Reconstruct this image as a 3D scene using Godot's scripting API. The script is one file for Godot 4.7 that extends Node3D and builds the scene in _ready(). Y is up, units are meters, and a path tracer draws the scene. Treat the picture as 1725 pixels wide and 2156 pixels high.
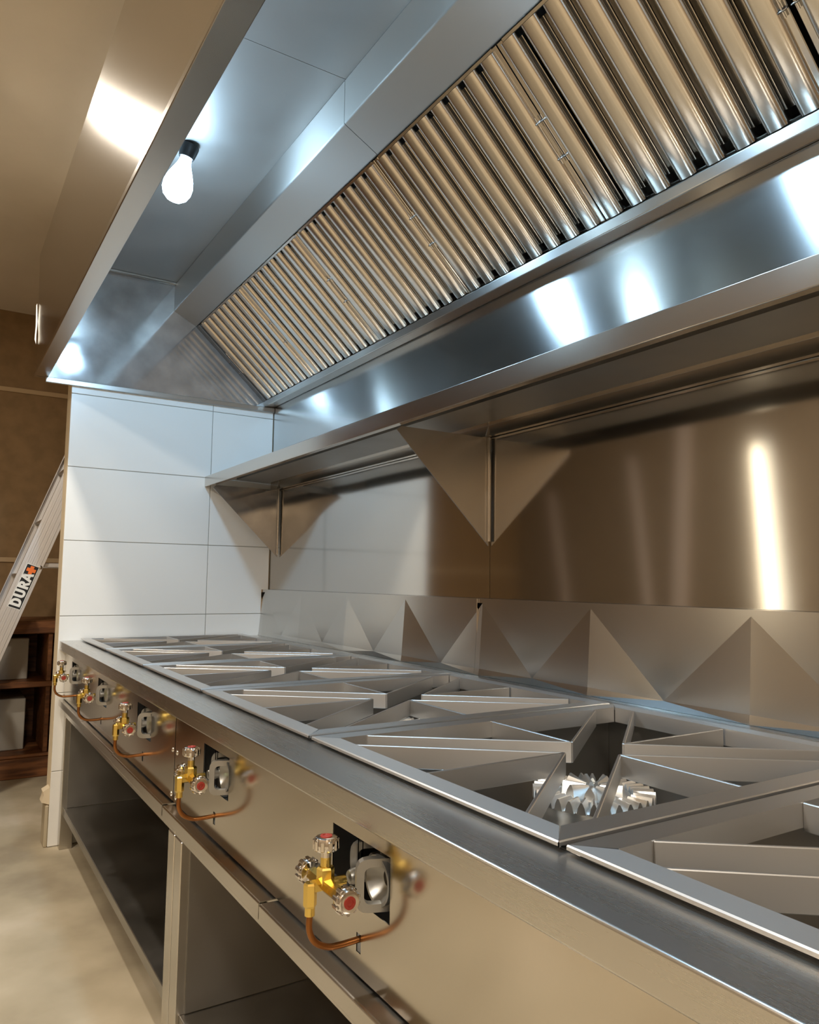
extends Node3D
# Commercial kitchen: steel gas range along a steel clad wall, wall shelf above, extraction hood with baffle filters.
# x runs along the range (0 = tiled end wall), y up, z out from the clad wall. Metres.

var M := {}
var taken := {}

# ------------------------------------------------------------------ mesh helpers
func mb() -> SurfaceTool:
	var st := SurfaceTool.new()
	st.begin(Mesh.PRIMITIVE_TRIANGLES)
	return st

func tri(st: SurfaceTool, a: Vector3, b: Vector3, c: Vector3, na: Vector3, nb: Vector3, nc: Vector3, ua: Vector2, ub: Vector2, uc: Vector2) -> void:
	var g := (b - a).cross(c - a)
	if g.length_squared() < 1e-18:
		return
	if g.dot(na + nb + nc) > 0.0:
		var t := b; b = c; c = t
		var t2 := nb; nb = nc; nc = t2
		var t3 := ub; ub = uc; uc = t3
	st.set_normal(na); st.set_uv(ua); st.add_vertex(a)
	st.set_normal(nb); st.set_uv(ub); st.add_vertex(b)
	st.set_normal(nc); st.set_uv(uc); st.add_vertex(c)

func frame_uv(n: Vector3, g: Vector3) -> Array:
	var u := g - n * g.dot(n)
	if u.length() < 0.2:
		var h := Vector3(0, 0, 1) if absf(n.z) < 0.8 else Vector3(1, 0, 0)
		u = h - n * h.dot(n)
	u = u.normalized()
	return [u, n.cross(u)]

# convex polygon with a flat normal; the grain of the metal runs along g
func face(st: SurfaceTool, pts: Array, n: Vector3, g := Vector3.RIGHT) -> void:
	var f := frame_uv(n, g)
	var u: Vector3 = f[0]
	var w: Vector3 = f[1]
	for i in range(1, pts.size() - 1):
		var a: Vector3 = pts[0]
		var b: Vector3 = pts[i]
		var c: Vector3 = pts[i + 1]
		tri(st, a, b, c, n, n, n, Vector2(a.dot(u), a.dot(w)), Vector2(b.dot(u), b.dot(w)), Vector2(c.dot(u), c.dot(w)))

# chamfered box
func box(st: SurfaceTool, lo: Vector3, hi: Vector3, b := 0.0, g := Vector3.RIGHT, tr := Transform3D()) -> void:
	var c := (lo + hi) / 2.0
	var h := (hi - lo) / 2.0
	b = minf(b, minf(h.x, minf(h.y, h.z)) * 0.9)
	var ax := [Vector3.RIGHT, Vector3.UP, Vector3.BACK]
	var gg := tr.basis * g
	for i in 3:
		var j := (i + 1) % 3
		var k := (i + 2) % 3
		for s in [-1.0, 1.0]:
			var p := []
			for q in [[-1, -1], [1, -1], [1, 1], [-1, 1]]:
				p.append(tr * (c + ax[i] * (s * h[i]) + ax[j] * (q[0] * (h[j] - b)) + ax[k] * (q[1] * (h[k] - b))))
			face(st, p, (tr.basis * (ax[i] * s)).normalized(), gg)
	if b <= 0.0:
		return
	for i in 3:
		var j := (i + 1) % 3
		var k := (i + 2) % 3
		for s in [-1.0, 1.0]:
			for t in [-1.0, 1.0]:
				var p := []
				for q in [-1.0, 1.0]:
					var e: Vector3 = c + ax[i] * (q * (h[i] - b))
					var p1: Vector3 = e + ax[j] * (s * h[j]) + ax[k] * (t * (h[k] - b))
					var p2: Vector3 = e + ax[j] * (s * (h[j] - b)) + ax[k] * (t * h[k])
					if q < 0:
						p.append(tr * p1); p.append(tr * p2)
					else:
						p.append(tr * p2); p.append(tr * p1)
				face(st, p, (tr.basis * (ax[j] * s + ax[k] * t)).normalized(), gg)
	for sx in [-1.0, 1.0]:
		for sy in [-1.0, 1.0]:
			for sz in [-1.0, 1.0]:
				var o := c + Vector3(sx * h.x, sy * h.y, sz * h.z)
				face(st, [tr * (o - Vector3(0, sy * b, sz * b)), tr * (o - Vector3(sx * b, 0, sz * b)), tr * (o - Vector3(sx * b, sy * b, 0))], (tr.basis * Vector3(sx, sy, sz)).normalized(), gg)

# polygon (x, y) of tr swept along its z from 0 to depth; soft edges under 40 degrees
func prism(st: SurfaceTool, poly: PackedVector2Array, tr: Transform3D, depth: float, caps := true, across := false) -> void:
	var n := poly.size()
	var area := 0.0
	for i in n:
		area += poly[i].cross(poly[(i + 1) % n])
	var s := 1.0 if area > 0.0 else -1.0
	var en := []
	var along := [0.0]
	for i in n:
		var d := (poly[(i + 1) % n] - poly[i])
		along.append(along[i] + d.length())
		d = d.normalized()
		en.append(Vector2(d.y, -d.x) * s)
	for i in n:
		var a := poly[i]
		var b := poly[(i + 1) % n]
		var nn: Vector2 = en[i]
		var na := nn
		var nb := nn
		var pr: Vector2 = en[(i + n - 1) % n]
		var nx: Vector2 = en[(i + 1) % n]
		var ln: float = along[i + 1] - along[i]
		var lp: float = along[(i + n - 1) % n + 1] - along[(i + n - 1) % n]
		var lx: float = along[(i + 1) % n + 1] - along[(i + 1) % n]
		if pr.dot(nn) > 0.76:
			na = (pr * lp * lp + nn * ln * ln).normalized()
		if nx.dot(nn) > 0.76:
			nb = (nx * lx * lx + nn * ln * ln).normalized()
		var A0 := tr * Vector3(a.x, a.y, 0)
		var B0 := tr * Vector3(b.x, b.y, 0)
		var A1 := tr * Vector3(a.x, a.y, depth)
		var B1 := tr * Vector3(b.x, b.y, depth)
		var NA := (tr.basis * Vector3(na.x, na.y, 0)).normalized()
		var NB := (tr.basis * Vector3(nb.x, nb.y, 0)).normalized()
		var off := tr.origin.x + tr.origin.y * 0.7
		var ua := Vector2(off, along[i])
		var ub := Vector2(off, along[i + 1])
		var uc := Vector2(off + depth, along[i])
		var ud := Vector2(off + depth, along[i + 1])
		if across:
			ua = Vector2(ua.y, ua.x); ub = Vector2(ub.y, ub.x); uc = Vector2(uc.y, uc.x); ud = Vector2(ud.y, ud.x)
		tri(st, A0, B0, B1, NA, NB, NB, ua, ub, ud)
		tri(st, A0, B1, A1, NA, NB, NA, ua, ud, uc)
	if caps:
		var ix := Geometry2D.triangulate_polygon(poly)
		for q in 2:
			var z := 0.0 if q == 0 else depth
			var nz := (tr.basis * Vector3(0, 0, -1 if q == 0 else 1)).normalized()
			for t in range(0, ix.size(), 3):
				var p := [poly[ix[t]], poly[ix[t + 1]], poly[ix[t + 2]]]
				tri(st, tr * Vector3(p[0].x, p[0].y, z), tr * Vector3(p[1].x, p[1].y, z), tr * Vector3(p[2].x, p[2].y, z), nz, nz, nz, p[0], p[1], p[2])

func P2(a: Array) -> PackedVector2Array:
	var r := PackedVector2Array()
	for q in a:
		r.append(Vector2(q[0], q[1]))
	return r

# a bent sheet: the open line a given thickness
func sheet(line: PackedVector2Array, t: float) -> PackedVector2Array:
	var r := PackedVector2Array()
	var back := PackedVector2Array()
	for i in line.size():
		var d0 := (line[i] - line[maxi(i - 1, 0)]).normalized()
		var d1 := (line[mini(i + 1, line.size() - 1)] - line[i]).normalized()
		if i == 0: d0 = d1
		if i == line.size() - 1: d1 = d0
		var n0 := Vector2(-d0.y, d0.x)
		var n1 := Vector2(-d1.y, d1.x)
		var m := (n0 + n1).normalized()
		m = m / maxf(m.dot(n0), 0.35)
		r.append(line[i])
		back.append(line[i] + m * t)
	back.reverse()
	r.append_array(back)
	return r

# rounds the inner corners of an open line
func bend(line: PackedVector2Array, r: float, seg := 3) -> PackedVector2Array:
	var o := PackedVector2Array([line[0]])
	for i in range(1, line.size() - 1):
		var a := (line[i - 1] - line[i])
		var b := (line[i + 1] - line[i])
		var q := minf(r, minf(a.length(), b.length()) * 0.45)
		var p0 := line[i] + a.normalized() * q
		var p1 := line[i] + b.normalized() * q
		for k in seg + 1:
			var t := float(k) / seg
			o.append(p0.lerp(line[i], t).lerp(line[i].lerp(p1, t), t))
	o.append(line[line.size() - 1])
	return o

func round_poly(p: PackedVector2Array, r: float, seg := 3) -> PackedVector2Array:
	var o := PackedVector2Array()
	var n := p.size()
	for i in n:
		var a := p[(i + n - 1) % n] - p[i]
		var b := p[(i + 1) % n] - p[i]
		var q := minf(r, minf(a.length(), b.length()) * 0.45)
		var p0 := p[i] + a.normalized() * q
		var p1 := p[i] + b.normalized() * q
		for k in seg + 1:
			var t := float(k) / seg
			o.append(p0.lerp(p[i], t).lerp(p[i].lerp(p1, t), t))
	return o

# profile given in (z, y), swept along x
func along_x(st: SurfaceTool, poly: PackedVector2Array, x0: float, x1: float, caps := true) -> void:
	prism(st, poly, Transform3D(Basis(Vector3(0, 0, 1), Vector3(0, 1, 0), Vector3(1, 0, 0)), Vector3(x0, 0, 0)), x1 - x0, caps)

# profile (radius, height) turned round the y axis of tr
func lathe(st: SurfaceTool, prof: Array, tr: Transform3D, seg := 24) -> void:
	for i in prof.size() - 1:
		var a := Vector2(prof[i][0], prof[i][1])
		var b := Vector2(prof[i + 1][0], prof[i + 1][1])
		var d := (b - a).normalized()
		var n0 := Vector2(d.y, -d.x)
		var na := n0
		var nb := n0
		if i > 0:
			var e := (a - Vector2(prof[i - 1][0], prof[i - 1][1])).normalized()
			var m := Vector2(e.y, -e.x)
			if m.dot(n0) > 0.7: na = (m + n0).normalized()
		if i < prof.size() - 2:
			var e := (Vector2(prof[i + 2][0], prof[i + 2][1]) - b).normalized()
			var m := Vector2(e.y, -e.x)
			if m.dot(n0) > 0.7: nb = (m + n0).normalized()
		for k in seg:
			var t0 := TAU * k / seg
			var t1 := TAU * (k + 1) / seg
			var c0 := Vector3(cos(t0), 0, sin(t0))
			var c1 := Vector3(cos(t1), 0, sin(t1))
			var pa := tr * (c0 * a.x + Vector3.UP * a.y)
			var pb := tr * (c0 * b.x + Vector3.UP * b.y)
			var pc := tr * (c1 * b.x + Vector3.UP * b.y)
			var pd := tr * (c1 * a.x + Vector3.UP * a.y)
			var ma := (tr.basis * (c0 * na.x + Vector3.UP * na.y)).normalized()
			var mbb := (tr.basis * (c0 * nb.x + Vector3.UP * nb.y)).normalized()
			var mc := (tr.basis * (c1 * nb.x + Vector3.UP * nb.y)).normalized()
			var md := (tr.basis * (c1 * na.x + Vector3.UP * na.y)).normalized()
			var u0 := Vector2(t0 * 0.05, a.y)
			tri(st, pa, pb, pc, ma, mbb, mc, u0, Vector2(t0 * 0.05, b.y), Vector2(t1 * 0.05, b.y))
			tri(st, pa, pc, pd, ma, mc, md, u0, Vector2(t1 * 0.05, b.y), Vector2(t1 * 0.05, a.y))

# round bar through the points
func tube(st: SurfaceTool, pts: Array, r: float, seg := 10) -> void:
	var up := Vector3(0.31, 0.87, 0.38).normalized()
	var rings := []
	for i in pts.size():
		var d: Vector3 = (pts[mini(i + 1, pts.size() - 1)] - pts[maxi(i - 1, 0)]).normalized()
		var u := (up - d * up.dot(d)).normalized()
		var w := d.cross(u)
		up = u
		var ring := []
		for k in seg:
			var t := TAU * k / seg
			ring.append([pts[i] + (u * cos(t) + w * sin(t)) * r, u * cos(t) + w * sin(t)])
		rings.append(ring)
	var z := Vector2.ZERO
	for i in rings.size() - 1:
		for k in seg:
			var a = rings[i][k]
			var b = rings[i + 1][k]
			var c = rings[i + 1][(k + 1) % seg]
			var d = rings[i][(k + 1) % seg]
			tri(st, a[0], b[0], c[0], a[1], b[1], c[1], Vector2(k * .01, i * .01), Vector2(k * .01, i * .01 + .01), Vector2(k * .01 + .01, i * .01 + .01))
			tri(st, a[0], c[0], d[0], a[1], c[1], d[1], Vector2(k * .01, i * .01), Vector2(k * .01 + .01, i * .01 + .01), Vector2(k * .01 + .01, i * .01))
	for e in [0, rings.size() - 1]:
		var n: Vector3 = (pts[0] - pts[1]).normalized() if e == 0 else (pts[e] - pts[e - 1]).normalized()
		var p := []
		for k in seg:
			p.append(rings[e][k][0])
		face(st, p, n)

func smooth_path(pts: Array, steps := 6) -> Array:
	var o := []
	for i in pts.size() - 1:
		var p0: Vector3 = pts[maxi(i - 1, 0)]
		var p1: Vector3 = pts[i]
		var p2: Vector3 = pts[i + 1]
		var p3: Vector3 = pts[mini(i + 2, pts.size() - 1)]
		for k in steps:
			o.append(p1.cubic_interpolate(p2, p0, p3, float(k) / steps))
	o.append(pts[pts.size() - 1])
	return o

# ------------------------------------------------------------------ scene helpers
func numbered(called: String) -> String:
	var n: int = taken.get(called, 0)
	taken[called] = n + 1
	return called if n == 0 else "%s_%03d" % [called, n]

func put(called: String, st: SurfaceTool, m: Material, parent: Node3D = null) -> MeshInstance3D:
	var o := MeshInstance3D.new()
	o.mesh = st.commit()
	o.material_override = null
	o.mesh.surface_set_material(0, m)
	if parent == null:
		o.name = numbered(called)
		add_child(o)
	else:
		o.name = called
		parent.add_child(o, true)
	return o

func copy_mesh(called: String, mesh: Mesh, parent: Node3D, tr: Transform3D) -> MeshInstance3D:
	var o := MeshInstance3D.new()
	o.mesh = mesh
	o.name = called
	parent.add_child(o, true)
	o.transform = tr
	return o

func tag(o: Node, label: String, category: String, group := "") -> void:
	o.set_meta("label", label)
	o.set_meta("category", category)
	if group != "":
		o.set_meta("group", group)

func thing(called: String, at: Vector3, label: String, category: String, group := "") -> Node3D:
	var o := Node3D.new()
	o.name = numbered(called)
	add_child(o)
	o.position = at
	tag(o, label, category, group)
	return o

func setting(o: Node) -> Node:
	o.set_meta("kind", "structure")
	return o

# ------------------------------------------------------------------ materials
func noise_image(size: int, freq: float, oct: int, sd: int, lo: float, hi: float, stretch := 1.0) -> ImageTexture:
	var nz := FastNoiseLite.new()
	nz.seed = sd
	nz.noise_type = FastNoiseLite.TYPE_SIMPLEX_SMOOTH
	nz.frequency = freq
	nz.fractal_octaves = oct
	var src := nz.get_seamless_image(size, size)
	var im := Image.create(size, size, false, Image.FORMAT_RGB8)
	for y in size:
		for x in size:
			var v := lo + (hi - lo) * src.get_pixel(int(x / stretch) % size, y).r
			im.set_pixel(x, y, Color(v, v, v))
	return ImageTexture.create_from_image(im)

# fine parallel brush lines running along u
func brush_image(sd: int, lo: float, hi: float) -> ImageTexture:
	var rng := RandomNumberGenerator.new()
	rng.seed = sd
	var nz := FastNoiseLite.new()
	nz.seed = sd
	nz.frequency = 0.01
	var src := nz.get_seamless_image(512, 512)
	var im := Image.create(512, 512, false, Image.FORMAT_RGB8)
	for y in 512:
		var row := rng.randf()
		for x in 512:
			var v := lo + (hi - lo) * (row * 0.45 + src.get_pixel(x, y).r * 0.55)
			im.set_pixel(x, y, Color(v, v, v))
	return ImageTexture.create_from_image(im)

func steel(name_: String, col: Color, rough: float, aniso: float, tex: Texture2D = null, scale := Vector3(1, 1, 1)) -> StandardMaterial3D:
	var m := StandardMaterial3D.new()
	m.resource_name = name_
	m.albedo_color = col
	m.metallic = 1.0
	m.roughness = rough
	if aniso != 0.0:
		m.anisotropy_enabled = true
		m.anisotropy = -aniso
	if tex:
		m.roughness_texture = tex
		m.roughness_texture_channel = BaseMaterial3D.TEXTURE_CHANNEL_RED
		m.uv1_scale = scale
	return m

func plain(name_: String, col: Color, rough: float, spec := 0.5) -> StandardMaterial3D:
	var m := StandardMaterial3D.new()
	m.resource_name = name_
	m.albedo_color = col
	m.roughness = rough
	m.metallic_specular = spec
	return m

func tinted(name_: String, stops: Array, freq: float, sd: int, scale: Vector3, rough: float, oct := 5) -> StandardMaterial3D:
	var nz := FastNoiseLite.new()
	nz.seed = sd
	nz.frequency = freq
	nz.fractal_octaves = oct
	var im := nz.get_seamless_image(512, 512)
	var out := Image.create(512, 512, false, Image.FORMAT_RGB8)
	var g := Gradient.new()
	g.offsets = PackedFloat32Array(stops.map(func(s): return s[0]))
	g.colors = PackedColorArray(stops.map(func(s): return s[1]))
	for y in 512:
		for x in 512:
			out.set_pixel(x, y, g.sample(im.get_pixel(x, y).r))
	var m := plain(name_, Color.WHITE, rough)
	m.albedo_texture = ImageTexture.create_from_image(out)
	m.uv1_triplanar = true
	m.uv1_world_triplanar = true
	m.uv1_scale = scale
	return m

func make_materials() -> void:
	var brushed := brush_image(3, 0.97, 1.0)
	var smear := noise_image(512, 0.006, 5, 11, 0.70, 1.0)
	M.steel = steel("brushed_steel", Color(0.79, 0.775, 0.75), 0.26, 0.75, brushed, Vector3(0.5, 3.0, 1))
	M.front = steel("front_steel", Color(0.80, 0.78, 0.745), 0.16, 0.5, brushed, Vector3(0.5, 3.0, 1))
	M.splash = steel("splashback_steel", Color(0.775, 0.765, 0.745), 0.23, 0.4, brushed, Vector3(0.5, 3.0, 1))
	M.shelf = steel("shelf_steel", Color(0.80, 0.78, 0.75), 0.20, 0.3, brushed, Vector3(0.5, 3.0, 1))
	M.cover = steel("cover_steel", Color(0.55, 0.55, 0.55), 0.5, 0.0)
	M.panel = steel("wall_steel", Color(0.765, 0.757, 0.742), 0.095, 0.45, brushed, Vector3(0.5, 3.0, 1))
	M.upper = steel("upper_wall_steel", Color(0.78, 0.775, 0.765), 0.16, 0.92, brushed, Vector3(0.5, 3.0, 1))
	M.counter = steel("counter_steel", Color(0.82, 0.815, 0.80), 0.28, 0.6, brushed, Vector3(0.5, 3.0, 1))
	M.hood = steel("hood_steel", Color(0.79, 0.785, 0.77), 0.42, 0.7, brushed, Vector3(0.5, 3.0, 1))
	M.roof = steel("hood_roof_steel", Color(0.76, 0.76, 0.755), 0.62, 0.0, smear, Vector3(0.6, 0.6, 1))
	M.face = steel("hood_face_steel", Color(0.80, 0.785, 0.76), 0.19, 0.75, brushed, Vector3(0.5, 3.0, 1))
	M.smudged = steel("smudged_steel", Color(0.76, 0.76, 0.76), 0.10, 0.0, noise_image(512, 0.01, 6, 19, 0.55, 1.0), Vector3(1.3, 1.3, 1))
	M.smudged.metallic = 0.66
	M.smudged.albedo_texture = noise_image(512, 0.008, 6, 27, 0.82, 1.0)
	M.filter = steel("filter_steel", Color(0.84, 0.825, 0.80), 0.17, 0.35, brushed, Vector3(0.5, 3.0, 1))
	M.grate = steel("grate_steel", Color(0.84, 0.835, 0.825), 0.42, 0.5, brushed, Vector3(0.5, 3.0, 1))
	M.dull = steel("dull_steel", Color(0.64, 0.63, 0.61), 0.45, 0.3, smear, Vector3(1, 1, 1))
	M.cast = steel("cast_aluminium", Color(0.94, 0.94, 0.93), 0.36, 0.0)
	M.iron = plain("grey_casting", Color(0.66, 0.66, 0.65), 0.4)
	M.iron.metallic = 0.85
	M.brass = steel("brass", Color(0.92, 0.81, 0.46), 0.2, 0.0)
	M.copper = steel("copper", Color(0.60, 0.40, 0.23), 0.36, 0.0)
	M.chrome = steel("chrome", Color(0.88, 0.87, 0.86), 0.12, 0.0)
	M.red = plain("red_enamel", Color(0.60, 0.20, 0.16), 0.35)
	M.aluminium = steel("ladder_aluminium", Color(0.86, 0.85, 0.84), 0.48, 0.4)
	M.tile = plain("white_tile", Color(0.93, 0.93, 0.915), 0.22)
	M.grout = plain("grey_grout", Color(0.62, 0.61, 0.58), 0.9)
	M.plaster = tinted("plaster", [[0.2, Color(0.86, 0.80, 0.69)], [0.8, Color(0.90, 0.84, 0.73)]], 0.01, 5, Vector3(0.6, 0.6, 0.6), 0.9)
	M.ceiling = tinted("painted_ceiling", [[0.2, Color(0.86, 0.82, 0.75)], [0.8, Color(0.88, 0.84, 0.77)]], 0.01, 8, Vector3(0.5, 0.5, 0.5), 0.9)
	M.brown = tinted("brown_wall", [[0.2, Color(0.52, 0.42, 0.29)], [0.8, Color(0.57, 0.46, 0.32)]], 0.02, 6, Vector3(0.8, 0.8, 0.8), 0.85)
	M.tan = tinted("tan_wall", [[0.2, Color(0.60, 0.53, 0.44)], [0.8, Color(0.64, 0.57, 0.48)]], 0.02, 9, Vector3(0.8, 0.8, 0.8), 0.85)
	M.batten = plain("pale_batten", Color(0.72, 0.62, 0.48), 0.8)
	M.concrete = tinted("dusty_concrete", [[0.1, Color(0.62, 0.57, 0.48)], [0.4, Color(0.70, 0.65, 0.55)], [0.6, Color(0.74, 0.69, 0.59)], [0.85, Color(0.80, 0.75, 0.66)]], 0.007, 21, Vector3(0.45, 0.45, 0.45), 0.8, 6)
	M.wood = tinted("stained_wood", [[0.2, Color(0.34, 0.20, 0.10)], [0.5, Color(0.45, 0.28, 0.15)], [0.8, Color(0.54, 0.35, 0.20)]], 0.02, 14, Vector3(3.0, 3.0, 0.35), 0.5)
	M.litback = plain("lit_back_grey", Color(0.66, 0.64, 0.60), 0.8)  # lit tone of the cabinet back, put into the colour
	M.black = plain("black_plastic", Color(0.05, 0.05, 0.055), 0.4)
	M.white = plain("white_print", Color(0.92, 0.92, 0.90), 0.5)
	M.inkblack = plain("black_print", Color(0.06, 0.06, 0.06), 0.5)
	M.orange = plain("orange_print", Color(0.95, 0.47, 0.18), 0.5)
	M.redplastic = plain("red_plastic", Color(0.75, 0.24, 0.16), 0.5)
	M.whiteboard = plain("white_board", Color(0.88, 0.82, 0.78), 0.6)

# ------------------------------------------------------------------ camera and light
const EYE := Vector3(3.55, 1.123, 1.410)

func camera_and_light() -> void:
	var cam := Camera3D.new()
	cam.name = "camera"
	cam.fov = 68.4
	cam.near = 0.05
	cam.far = 60
	add_child(cam)
	# vanishing points of the range's length and of the wall's normal in the 1725 x 2156 frame
	var c := Vector2(862.5, 1078.0)
	var f := 1078.0 / tan(deg_to_rad(34.2))
	var vx := Vector2(-140, 1212) - c
	var vz := Vector2(3400, 1255) - c
	var ex := -Vector3(vx.x, -vx.y, -f).normalized()
	var dz := Vector3(vz.x, -vz.y, -f)
	dz = (dz - ex * dz.dot(ex)).normalized()
	var ez := -dz
	var ey := ez.cross(ex)
	cam.transform = Transform3D(Basis(ex, ey, ez).transposed(), EYE)
	cam.current = true

	var we := WorldEnvironment.new()
	we.name = "environment"
	var e := Environment.new()
	e.background_mode = Environment.BG_COLOR
	e.background_color = Color(0.0, 0.0, 0.0)
	e.tonemap_mode = Environment.TONE_MAPPER_LINEAR
	e.tonemap_exposure = 1.22
	e.sdfgi_enabled = true
	e.ssao_enabled = true
	e.ssil_enabled = true
	we.environment = e
	add_child(we)

const WARM := Color(1.0, 0.957, 0.895)
const COOL := Color(0.69, 0.86, 1.0)
const ROOM_LAMP := 4.6
const HOOD_LAMP := 0.40

# an LED bulb: its base keeps the light from going back up
func bulb_light(parent: Node3D, at: Vector3, col: Color, energy: float, size: float) -> void:
	var l := SpotLight3D.new()
	l.name = "lamp_light"
	l.position = at
	l.rotation.x = -PI / 2
	l.spot_angle = 89.0
	l.spot_angle_attenuation = 0.2
	l.light_color = col
	l.light_energy = energy
	l.light_size = size
	l.spot_range = 14.0
	l.spot_attenuation = 2.0
	l.shadow_enabled = true
	parent.add_child(l, true)

# ------------------------------------------------------------------ the room
const X_FAR := -1.8
const X_NEAR := 5.6
const Z_FRONT := 3.2
const Y_TOP := 2.82

func room() -> void:
	var st := mb()
	box(st, Vector3(X_FAR - .1, -.1, -.1), Vector3(X_NEAR + .1, 0, Z_FRONT + .1))
	setting(put("floor", st, M.concrete))
	st = mb()
	box(st, Vector3(X_FAR - .1, Y_TOP, -.1), Vector3(X_NEAR + .1, Y_TOP + .1, Z_FRONT + .1))
	setting(put("ceiling", st, M.ceiling))
	st = mb()
	box(st, Vector3(X_FAR - .1, 0, -.1), Vector3(X_FAR, Y_TOP, Z_FRONT + .1))
	var far = setting(put("wall_far", st, M.brown))
	for y in [1.213, 2.295]:
		st = mb()
		box(st, Vector3(X_FAR, y, .02), Vector3(X_FAR + .012, y + .03, Z_FRONT), .003)
		put("batten", st, M.batten, far)
	st = mb()
	box(st, Vector3(X_FAR, 0, Z_FRONT), Vector3(X_NEAR, Y_TOP, Z_FRONT + .1))
	setting(put("wall_front", st, M.tan))
	st = mb()
	box(st, Vector3(X_NEAR, 0, -.1), Vector3(X_NEAR + .1, Y_TOP, Z_FRONT + .1))
	setting(put("wall_near", st, M.tan))
	# wall behind the range, clad in steel sheets
	st = mb()
	box(st, Vector3(X_FAR, 0, -.1), Vector3(X_NEAR, Y_TOP, -.006))
	var back = setting(put("wall_back", st, M.plaster))
	var sd := 0
	for p in [[0.0, 1.7605, .55, 1.5995], [1.7615, 3.52, .55, 1.5995], [3.521, X_NEAR, .55, 1.5995], [0.0, .179, 1.6, 1.992], [.18, X_NEAR, 1.6, 1.992]]:
		st = mb()
		wavy_sheet(st, p[0], p[1], p[2], p[3], sd)
		sd += 7
		put("steel_sheet", st, M.panel if p[2] < 1.0 else M.upper, back)
	# tiled end wall
	st = mb()
	box(st, Vector3(-.12, 0, -.006), Vector3(-.009, Y_TOP, .943), .003)
	var wall_end = setting(put("wall_end", st, M.plaster))
	st = mb()
	box(st, Vector3(-.0095, 0.0, .001), Vector3(-.0035, 1.99, .940))
	put("grout", st, M.grout, wall_end)
	var ys := [0.002, .308, .633, .957, 1.283, 1.606, 1.931, 1.99]
	for i in ys.size() - 1:
		for z in [[.002, .3085], [.3115, .943]]:
			st = mb()
			box(st, Vector3(-.009, ys[i] + .0015, z[0]), Vector3(0, ys[i + 1] - .0015, z[1]), .0012, Vector3.BACK)
			put("tile", st, M.tile, wall_end)
	# crumbled plaster and the block at the foot of the end wall
	st = mb()
	box(st, Vector3(-.10, 0, .9432), Vector3(-.004, .17, .958), .004)
	put("wall_foot", st, M.concrete, wall_end)
	st = mb()
	prism(st, P2([[0, 0], [.03, .012], [.022, .04], [.026, .055], [0, .07]]), Transform3D(Basis(Vector3(0, 0, 1), Vector3(0, 1, 0), Vector3(1, 0, 0)), Vector3(-.07, .172, .9432)), .06)
	put("plaster_lump", st, M.plaster, wall_end)

# thin sheet on the wall with the slight waves of bonded sheet metal
func wavy_sheet(st: SurfaceTool, x0: float, x1: float, y0: float, y1: float, sd: int) -> void:
	var nz := FastNoiseLite.new()
	nz.seed = 40 + sd
	nz.frequency = 1.0
	nz.fractal_octaves = 1
	var nx := maxi(4, int((x1 - x0) / .05))
	var ny := maxi(4, int((y1 - y0) / .06))
	var h := func(x: float, y: float) -> float: return nz.get_noise_2d(x * 1.7, y * 0.55) * 0.0014
	var nor := func(x: float, y: float) -> Vector3:
		var e := .01
		return Vector3(-(h.call(x + e, y) - h.call(x - e, y)) / (2 * e), -(h.call(x, y + e) - h.call(x, y - e)) / (2 * e), 1).normalized()
	for i in nx:
		for j in ny:
			var q := []
			for d in [[0, 0], [1, 0], [1, 1], [0, 1]]:
				var x := lerpf(x0, x1, float(i + d[0]) / nx)
				var y := lerpf(y0, y1, float(j + d[1]) / ny)
				q.append([Vector3(x, y, -.002 + h.call(x, y)), nor.call(x, y), Vector2(x, y)])
			tri(st, q[0][0], q[1][0], q[2][0], q[0][1], q[1][1], q[2][1], q[0][2], q[1][2], q[2][2])
			tri(st, q[0][0], q[2][0], q[3][0], q[0][1], q[2][1], q[3][1], q[0][2], q[2][2], q[3][2])
	# edges back to the wall
	face(st, [Vector3(x0, y0, -.002), Vector3(x1, y0, -.002), Vector3(x1, y0, -.006), Vector3(x0, y0, -.006)], Vector3.DOWN)
	face(st, [Vector3(x0, y1, -.002), Vector3(x1, y1, -.002), Vector3(x1, y1, -.006), Vector3(x0, y1, -.006)], Vector3.UP)
	face(st, [Vector3(x0, y0, -.002), Vector3(x0, y1, -.002), Vector3(x0, y1, -.006), Vector3(x0, y0, -.006)], Vector3.LEFT)
	face(st, [Vector3(x1, y0, -.002), Vector3(x1, y1, -.002), Vector3(x1, y1, -.006), Vector3(x1, y0, -.006)], Vector3.RIGHT)

# ------------------------------------------------------------------ extraction hood
const HOOD_END := 3.55

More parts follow.
